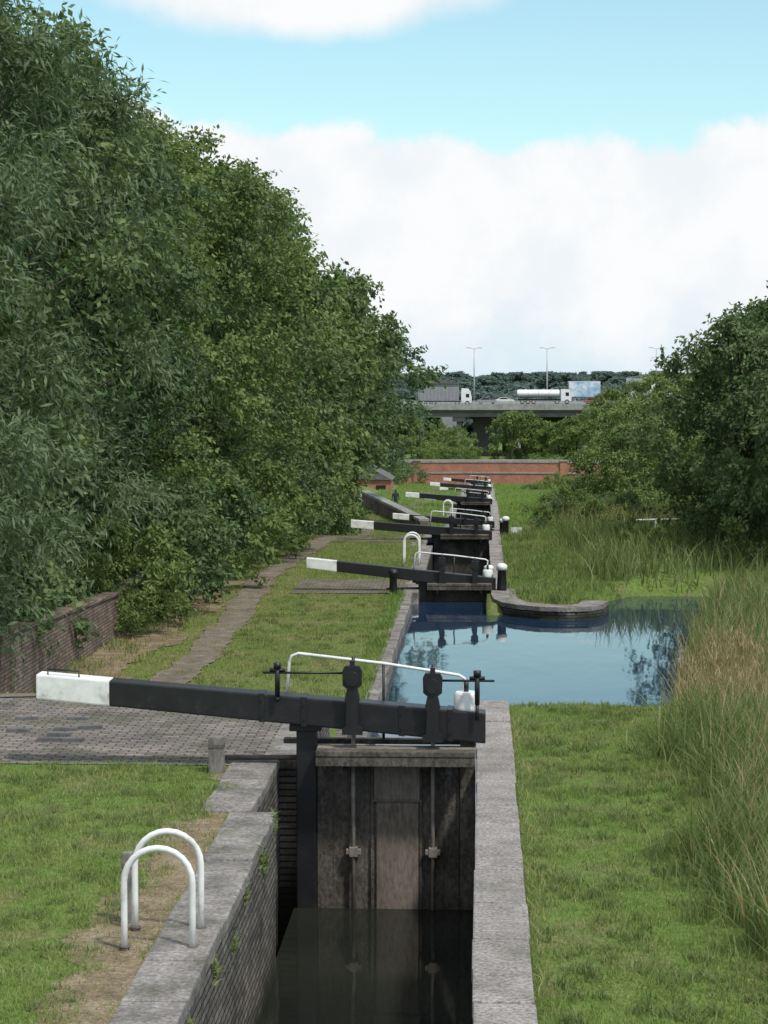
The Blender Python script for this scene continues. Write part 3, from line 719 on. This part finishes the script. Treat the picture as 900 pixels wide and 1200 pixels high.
blades('reed_seed_heads',Ps,RNG.uniform(.08,.2,len(Ps)),np.full(len(Ps),.02),RNG.uniform(.2,.9,len(Ps)),'straw',2)
G('dry_reeds',scatter(4,7,41,60,14,mS,1),.7,1.2,.026,.5,'straw',3)
G('reeds',scatter(2.9,13,62.8,100,72,lambda X,Y:(X>2.9+.5*np.sin(Y*.3))&(pond_d(X,Y)<-.1),.6,.9),.5,1.15,.036,.7,'reed',3)
G('dry_reeds',scatter(3.2,12,78,104,12),.7,1.4,.04,.4,'straw',3)
G('reeds',scatter(4,16,100,160,16),.5,1.1,.08,.6,'reed',3)
Pw=[]
for (y,z) in ((21,-.3),(20.6,-.12),(18.3,-.4),(19.3,-.2),(22.0,-.1),(17,-.25),(15.4,-.3)):
    Pw.append(np.stack([np.full(45,-2.14),y+RNG.normal(0,.10,45),z+RNG.normal(0,.07,45)],-1))
Pw=np.concatenate(Pw); blades('wall_weeds',Pw,RNG.uniform(.03,.10,len(Pw)),np.full(len(Pw),.025),RNG.uniform(.8,1.6,len(Pw)),'reed',2)

def leaf_quads(C,A,Nn,L,W):
    A=A/np.linalg.norm(A,axis=1,keepdims=True)
    S=np.cross(A,Nn); S/=np.linalg.norm(S,axis=1,keepdims=True)+1e-6
    U=np.cross(S,A)
    L=L[:,None]; W=W[:,None]
    V=np.stack([C-A*L*.5, C+S*W*.5-U*W*.12, C+A*L*.5-U*L*.12, C-S*W*.5-U*W*.12],1)
    F=np.arange(len(C)*4).reshape(-1,4); return V.reshape(-1,3),F
def tubes_np(paths,seg=6):
    Vs=[];Fs=[];o=0
    for pts,rs in paths:
        pts=np.array(pts); n=len(pts)
        for k in range(n):
            d=pts[min(k+1,n-1)]-pts[max(k-1,0)]; d=d/(np.linalg.norm(d)+1e-9)
            ref=np.array([1,0,0.]) if abs(d[2])>.6 else np.array([0,0,1.])
            a=np.cross(d,ref); a/=np.linalg.norm(a); c=np.cross(d,a)
            t=np.arange(seg)*2*np.pi/seg
            Vs.append(pts[k]+rs[k]*(np.cos(t)[:,None]*a+np.sin(t)[:,None]*c))
        for k in range(n-1):
            j=np.arange(seg)
            Fs.append(np.stack([o+k*seg+j,o+k*seg+(j+1)%seg,o+(k+1)*seg+(j+1)%seg,o+(k+1)*seg+j],-1))
        o+=n*seg
    return np.concatenate(Vs),np.concatenate(Fs)
def tree_mesh(name,seed,H,R,zb,ncl,twigs,lpt,L,W,mat,droop=.4,rc=(.7,1.25),tr=.22,tw=.2,top=.45):
    r=np.random.default_rng(seed)
    th=r.uniform(0,2*np.pi,4); 
    def env(t,ang):
        base=np.clip(t,0,1)**.42*np.clip(1-t,0,1)**top
        base=base/ (.42/(.42+top))**.42/ (top/(.42+top))**top
        return R*base*(1+.16*np.sin(2*ang+th[0])+.14*np.sin(3*ang+th[1]+t*5)+.12*np.sin(5*ang+th[2]-t*9))
    t=r.uniform(.02,.99,ncl)**.9; ang=r.uniform(0,2*np.pi,ncl); rr=np.where(r.uniform(0,1,ncl)<.75,r.uniform(.72,1.0,ncl),r.uniform(.2,.7,ncl))
    e=env(t,ang)*rr
    CL=np.stack([np.cos(ang)*e,np.sin(ang)*e,zb+t*(H-zb)],-1)
    rad=r.uniform(rc[0],rc[1],ncl)*(.75+.4*(1-t))
    tz=np.linspace(0,1,7); tx=np.stack([.25*np.sin(tz*3+th[0])*tz,.25*np.sin(tz*2.5+th[1])*tz,tz*H*.86],-1)
    paths=[(tx,tr*(1-tz*.85))]
    for k in range(ncl):
        if k%3: continue
        c=CL[k]; s0=np.clip((c[2]/H)*.62,.04,.85)
        p0=np.array([np.interp(s0,tz,tx[:,0]),np.interp(s0,tz,tx[:,1]),s0*H*.86])
        mid=(p0+c)/2+np.array([0,0,.25])+r.normal(0,.12,3)
        paths.append(([p0,mid,c],[tr*.33*(1-s0*.6),tr*.2*(1-s0*.6),.012]))
    Vt,Ft=tubes_np(paths,5)
    nt=ncl*twigs
    d=r.normal(0,1,(nt,3)); d/=np.linalg.norm(d,axis=1,keepdims=True)
    TC=np.repeat(CL,twigs,0)+d*(np.repeat(rad,twigs)*r.uniform(.3,1.08,nt)**.6)[:,None]*np.array([1,1,.72])
    tdir=d*.8+np.repeat(CL*np.array([1,1,0]),twigs,0)/R*.7+r.normal(0,.35,(nt,3)); tdir[:,2]-=droop*.5
    tdir/=np.linalg.norm(tdir,axis=1,keepdims=True)
    nl=nt*lpt
    s=r.uniform(-1,1,nl)
    LC=np.repeat(TC,lpt,0)+np.repeat(tdir,lpt,0)*(s*tw*1.7)[:,None]+r.normal(0,tw*.45,(nl,3))
    A=np.repeat(tdir,lpt,0)*.8+r.normal(0,.6,(nl,3)); A[:,2]-=droop
    Nn=r.normal(0,.65,(nl,3))+np.array([0,0,.8])+np.repeat(d,lpt,0)*.5
    Vl,Fl=leaf_quads(LC,A,Nn,L*r.uniform(.6,1.25,nl),W*r.uniform(.7,1.2,nl))
    keep=(LC[:,2]>.05); Fl=Fl[keep]
    V=np.concatenate([Vt,Vl]); F=np.concatenate([Ft,Fl+len(Vt)])
    mi=np.concatenate([np.zeros(len(Ft)),np.ones(len(Fl))])
    return np_mesh(name,V,F,[M['bark'],M[mat]],mi,link=False)
T={}
T['a1']=tree_mesh('tall_tree_a',1,14,4.3,.6,115,22,20,.19,.10,'leafA')
T['a2']=tree_mesh('tall_tree_b',2,14,4.2,.6,115,22,20,.18,.10,'leafB')
T['a3']=tree_mesh('tall_tree_c',3,14,4.4,.6,115,22,20,.19,.10,'leafD')
T['b1']=tree_mesh('far_side_tree_a',21,14,4.3,.6,100,16,12,.30,.16,'leafA')
T['b2']=tree_mesh('far_side_tree_b',22,14,4.2,.6,100,16,12,.30,.16,'leafB')
T['b3']=tree_mesh('far_side_tree_c',23,14,4.4,.6,100,16,12,.30,.16,'leafD')
T['c1']=tree_mesh('high_crown_tree_a',24,14,4.3,3.2,90,16,12,.30,.16,'leafA')
T['c3']=tree_mesh('high_crown_tree_b',25,14,4.3,3.4,90,16,12,.30,.16,'leafD')
T['w']=tree_mesh('willow_tree_a',5,13,3.8,.3,110,26,24,.24,.055,'leafW',droop=.35,tw=.28)
T['r1']=tree_mesh('round_tree_a',7,9,3.6,.4,75,20,18,.21,.11,'leafA',top=.55)
T['r2']=tree_mesh('round_tree_b',8,9,3.4,1.0,60,18,15,.22,.12,'leafY',top=.6,rc=(.5,.95))
T['y']=tree_mesh('bright_tree_a',9,9,3.6,.3,60,14,12,.35,.2,'leafY',top=.5)
T['s1']=tree_mesh('shrub_a',10,2.6,1.6,.05,26,14,16,.14,.075,'leafA',rc=(.35,.6),tr=.05,tw=.14)
T['s2']=tree_mesh('shrub_b',11,2.6,1.7,.05,26,14,16,.16,.07,'leafY',rc=(.35,.6),tr=.05,tw=.14)
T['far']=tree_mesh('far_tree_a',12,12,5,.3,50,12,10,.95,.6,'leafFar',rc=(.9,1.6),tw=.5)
def put(name,key,x,y,s=1,sz=1,rot=None,z=None):
    o=bpy.data.objects.new(name,T[key]); COL.objects.link(o)
    if z is None: z=float(land(np.array(float(x)),np.array(float(y))))-.05
    o.location=(x,y,z); o.scale=(s,s,s*sz); o.rotation_euler[2]=random.uniform(0,6.28) if rot is None else rot
    return o
row=[('w',-11.2,38,1.0,1.0),('a1',-12.3,44,1.02,1.02),('w',-11.6,49.5,.98,1.05),('a3',-11.5,55,.98,1.0),('a2',-11.1,61,.98,.98),('a2',-10.8,67,.98,.98),
     ('a1',-10.4,73,.99,.98),('a2',-10.0,79,1.0,.98),('b1',-9.4,86,1.0,1.0),('b2',-8.9,93,.99,1.0),('c1',-8.3,101,.98,.98),('c1',-8.0,109,.94,.95),('c3',-7.6,117,.90,.92),('c3',-7.4,126,.86,.92),
     ('b1',-16,47,1.05,1.1),('b3',-15.5,58,1.05,1.05),('b1',-15.5,70,1.05,1.0),('b3',-15,84,1,1.0),('b1',-14,100,.95,1),('b3',-13,135,.85,.9)]
for k,x,y,s,sz in row:
    put('willow_tree' if k=='w' else 'deciduous_tree',k,x,y,s,sz)
for i,y in enumerate(np.arange(51,112,3.4)):
    put('shrub','s1' if i%3 else 's2',-8.5+random.uniform(-.5,.4)+.8*sst(62,75,y),y,random.uniform(.85,1.4))
put('shrub','s1',-9.6,116,1.2); put('shrub','s1',-10,122,1.3)
for x,y,s in ((-10.2,238,1.8),(-12.4,236,2.2),(-8.6,246,1.5),(-10.8,222,1.6)): put('shrub','s1',x,y,s)
put('shrub','s1',-10.3,40,1.2); put('shrub','s1',-10.1,45,1.3); put('shrub','s2',-9.1,50,.7)
put('deciduous_tree','r1',8.6,72,.92,.93); put('deciduous_tree','r1',11.2,66,.92,.98); put('deciduous_tree','r1',11.4,80,1.0,1.0); put('deciduous_tree','r1',13.5,74,1.1,1.04)
put('deciduous_tree','r2',7.6,112,.80,.90); put('deciduous_tree','r2',10.6,124,.95,.93); put('deciduous_tree','r2',13.0,118,1.0,1.0); put('deciduous_tree','b2',14.5,135,.62,.92)
for x,y,s in ((9.5,66,.9),(11,64.5,1.0),(8.2,69,.8),(4.6,86,.7),(5.4,92,.8),(6.4,97,.9),(4.9,102,.7),(9,92,1.1),(12,95,1.3),(7.7,104,.9),
              (3.6,84,.62),(4.4,80,.5),(3.3,90,.6),(4.9,72,.42),(3.9,97,.8),(5.9,69,.4),(3.6,107,.75),(4.9,112,.9),(5.6,83,.55)):
    put('shrub',random.choice(['s1','s2','s2']),x,y,s)
for x,y,s in ((17.5,292,.95),(22,300,1.05),(27,296,1.1),(32,305,1.15),(37,300,1.2),(43,310,1.2)): put('deciduous_tree','b2',x,y,s,.95)
for x,y,s in ((5.0,345,1.05),(7.2,350,1.05),(9.8,345,.9),(12.5,340,.9),(15,335,.95),(18,330,.95)): put('deciduous_tree','y',x,y,s,1.05)
for x,y,s in ((-4.0,320,.85),(-6,330,.9),(-2.6,345,.8),(-9,310,.95)): put('deciduous_tree','r2',x,y,s,1.0)
for x in np.arange(4,24,2.6): put('shrub','s2',x+3,random.uniform(262,285),random.uniform(1,1.9))
for x in np.arange(-14,-3,2.2): put('shrub','s1',x,random.uniform(262,285),random.uniform(.9,1.4))
for i in range(14): put('shrub',random.choice(['s1','s2']),random.uniform(4.5,12),random.uniform(130,235),random.uniform(.6,1.0))
for i in range(7): put('deciduous_tree',random.choice(['b1','b3']),random.uniform(-26,-17),150+i*14,random.uniform(.7,.9))
dc=bpy.data.collections.new('distant_trees'); SC.collection.children.link(dc)
rt=empty('distant_trees')
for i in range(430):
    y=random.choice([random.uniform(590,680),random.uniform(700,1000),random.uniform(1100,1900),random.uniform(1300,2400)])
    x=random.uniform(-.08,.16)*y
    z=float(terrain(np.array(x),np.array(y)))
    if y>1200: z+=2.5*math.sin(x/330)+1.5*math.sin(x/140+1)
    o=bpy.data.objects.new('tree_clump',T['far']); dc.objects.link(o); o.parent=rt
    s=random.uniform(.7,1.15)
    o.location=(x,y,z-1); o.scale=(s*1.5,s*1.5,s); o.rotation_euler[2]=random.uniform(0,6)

# ------------------------------------------------------------ sky and sun
w=bpy.data.worlds.new('World'); SC.world=w; w.use_nodes=True; nt=w.node_tree; nt.nodes.clear()
sund=Vector((.50,-.50,1.1)).normalized()
sky=N(nt,'TexSky'); sky.sky_type='NISHITA'; sky.sun_disc=False
sky.sun_elevation=math.asin(sund.z); sky.sun_rotation=math.atan2(sund.x,sund.y)
sky.air_density=1.0; sky.dust_density=.8; sky.ozone_density=1.5
tc=N(nt,'TexCoord'); D=tc.outputs['Generated']
sp=N(nt,'SeparateXYZ'); nt.links.new(D,sp.inputs[0])
el=sp.outputs[2]; az=mathn(nt,'ARCTAN2',sp.outputs[0],sp.outputs[1])
n1=noise(nt,D,19,6,.58); n2=noise(nt,D,6,2,.5)
nn=mathn(nt,'MULTIPLY',mathn(nt,'SUBTRACT',n1,.5),.06)
eb=mathn(nt,'ADD',mathn(nt,'MULTIPLY',mathn(nt,'MINIMUM',mathn(nt,'ABSOLUTE',az),.4),.12),.113)
eb=mathn(nt,'ADD',eb,nn)
eb=mathn(nt,'ADD',eb,mathn(nt,'MULTIPLY',mathn(nt,'SUBTRACT',n2,.5),.07))
m1=N(nt,'MapRange',interpolation_type='SMOOTHSTEP'); nt.links.new(mathn(nt,'SUBTRACT',eb,el),m1.inputs[0])
m1.inputs[1].default_value=-.004; m1.inputs[2].default_value=.008
a=mathn(nt,'POWER',mathn(nt,'ABSOLUTE',mathn(nt,'DIVIDE',mathn(nt,'ADD',az,.085),.095)),2)
c=mathn(nt,'POWER',mathn(nt,'ABSOLUTE',mathn(nt,'DIVIDE',mathn(nt,'SUBTRACT',el,.188),.028)),2)
q=mathn(nt,'SUBTRACT',1,mathn(nt,'ADD',a,c)); q=mathn(nt,'ADD',q,mathn(nt,'MULTIPLY',nn,18))
m2=N(nt,'MapRange',interpolation_type='SMOOTHSTEP'); nt.links.new(q,m2.inputs[0]); m2.inputs[1].default_value=-.5; m2.inputs[2].default_value=.5
m3=N(nt,'MapRange',interpolation_type='SMOOTHSTEP'); nt.links.new(mathn(nt,'ADD',noise(nt,D,2.6,4,.6),mathn(nt,'MULTIPLY',mathn(nt,'MINIMUM',mathn(nt,'SUBTRACT',el,.36),0),3)),m3.inputs[0]); m3.inputs[1].default_value=.42; m3.inputs[2].default_value=.56  # unseen cloud overhead, coverage raised to brighten the sky fill
mk=mathn(nt,'MAXIMUM',mathn(nt,'MAXIMUM',m1.outputs[0],m2.outputs[0]),m3.outputs[0],clamp=True)
hz=N(nt,'MapRange',interpolation_type='SMOOTHSTEP'); nt.links.new(mathn(nt,'ADD',el,nn),hz.inputs[0]); hz.inputs[1].default_value=-.005; hz.inputs[2].default_value=.04
cc=mix(nt,hz.outputs[0],(4.7,5.6,6.15),ramp(nt,n1,[(.36,(5.8,6.1,6.35)),(.56,(6.5,6.55,6.6))]))
skyc=mix(nt,1,sky.outputs[0],(1.14,1.29,1.12),'MULTIPLY')
fin=mix(nt,mk,skyc,cc)
bg=N(nt,'Background'); nt.links.new(fin,bg.inputs[0]); bg.inputs[1].default_value=.15
wo=N(nt,'OutputWorld'); nt.links.new(bg.outputs[0],wo.inputs[0])
L=bpy.data.lights.new('sun','SUN'); L.energy=3.2; L.angle=math.radians(5); L.color=(1,.96,.89)
lo=bpy.data.objects.new('sun',L); COL.objects.link(lo); lo.rotation_euler=sund.to_track_quat('Z','Y').to_euler(); lo.location=(20,-20,40)

# ------------------------------------------------------------ camera
cam=bpy.data.cameras.new('camera'); co=bpy.data.objects.new('camera',cam); COL.objects.link(co)
cam.sensor_fit='VERTICAL'; cam.sensor_height=24; cam.lens=24*2500/1200
cam.clip_end=8000; cam.clip_start=.1
co.location=(0,0,4.5)
d=Vector((-113/2500,1,-150/2500)); co.rotation_euler=d.to_track_quat('-Z','Y').to_euler()
SC.camera=co
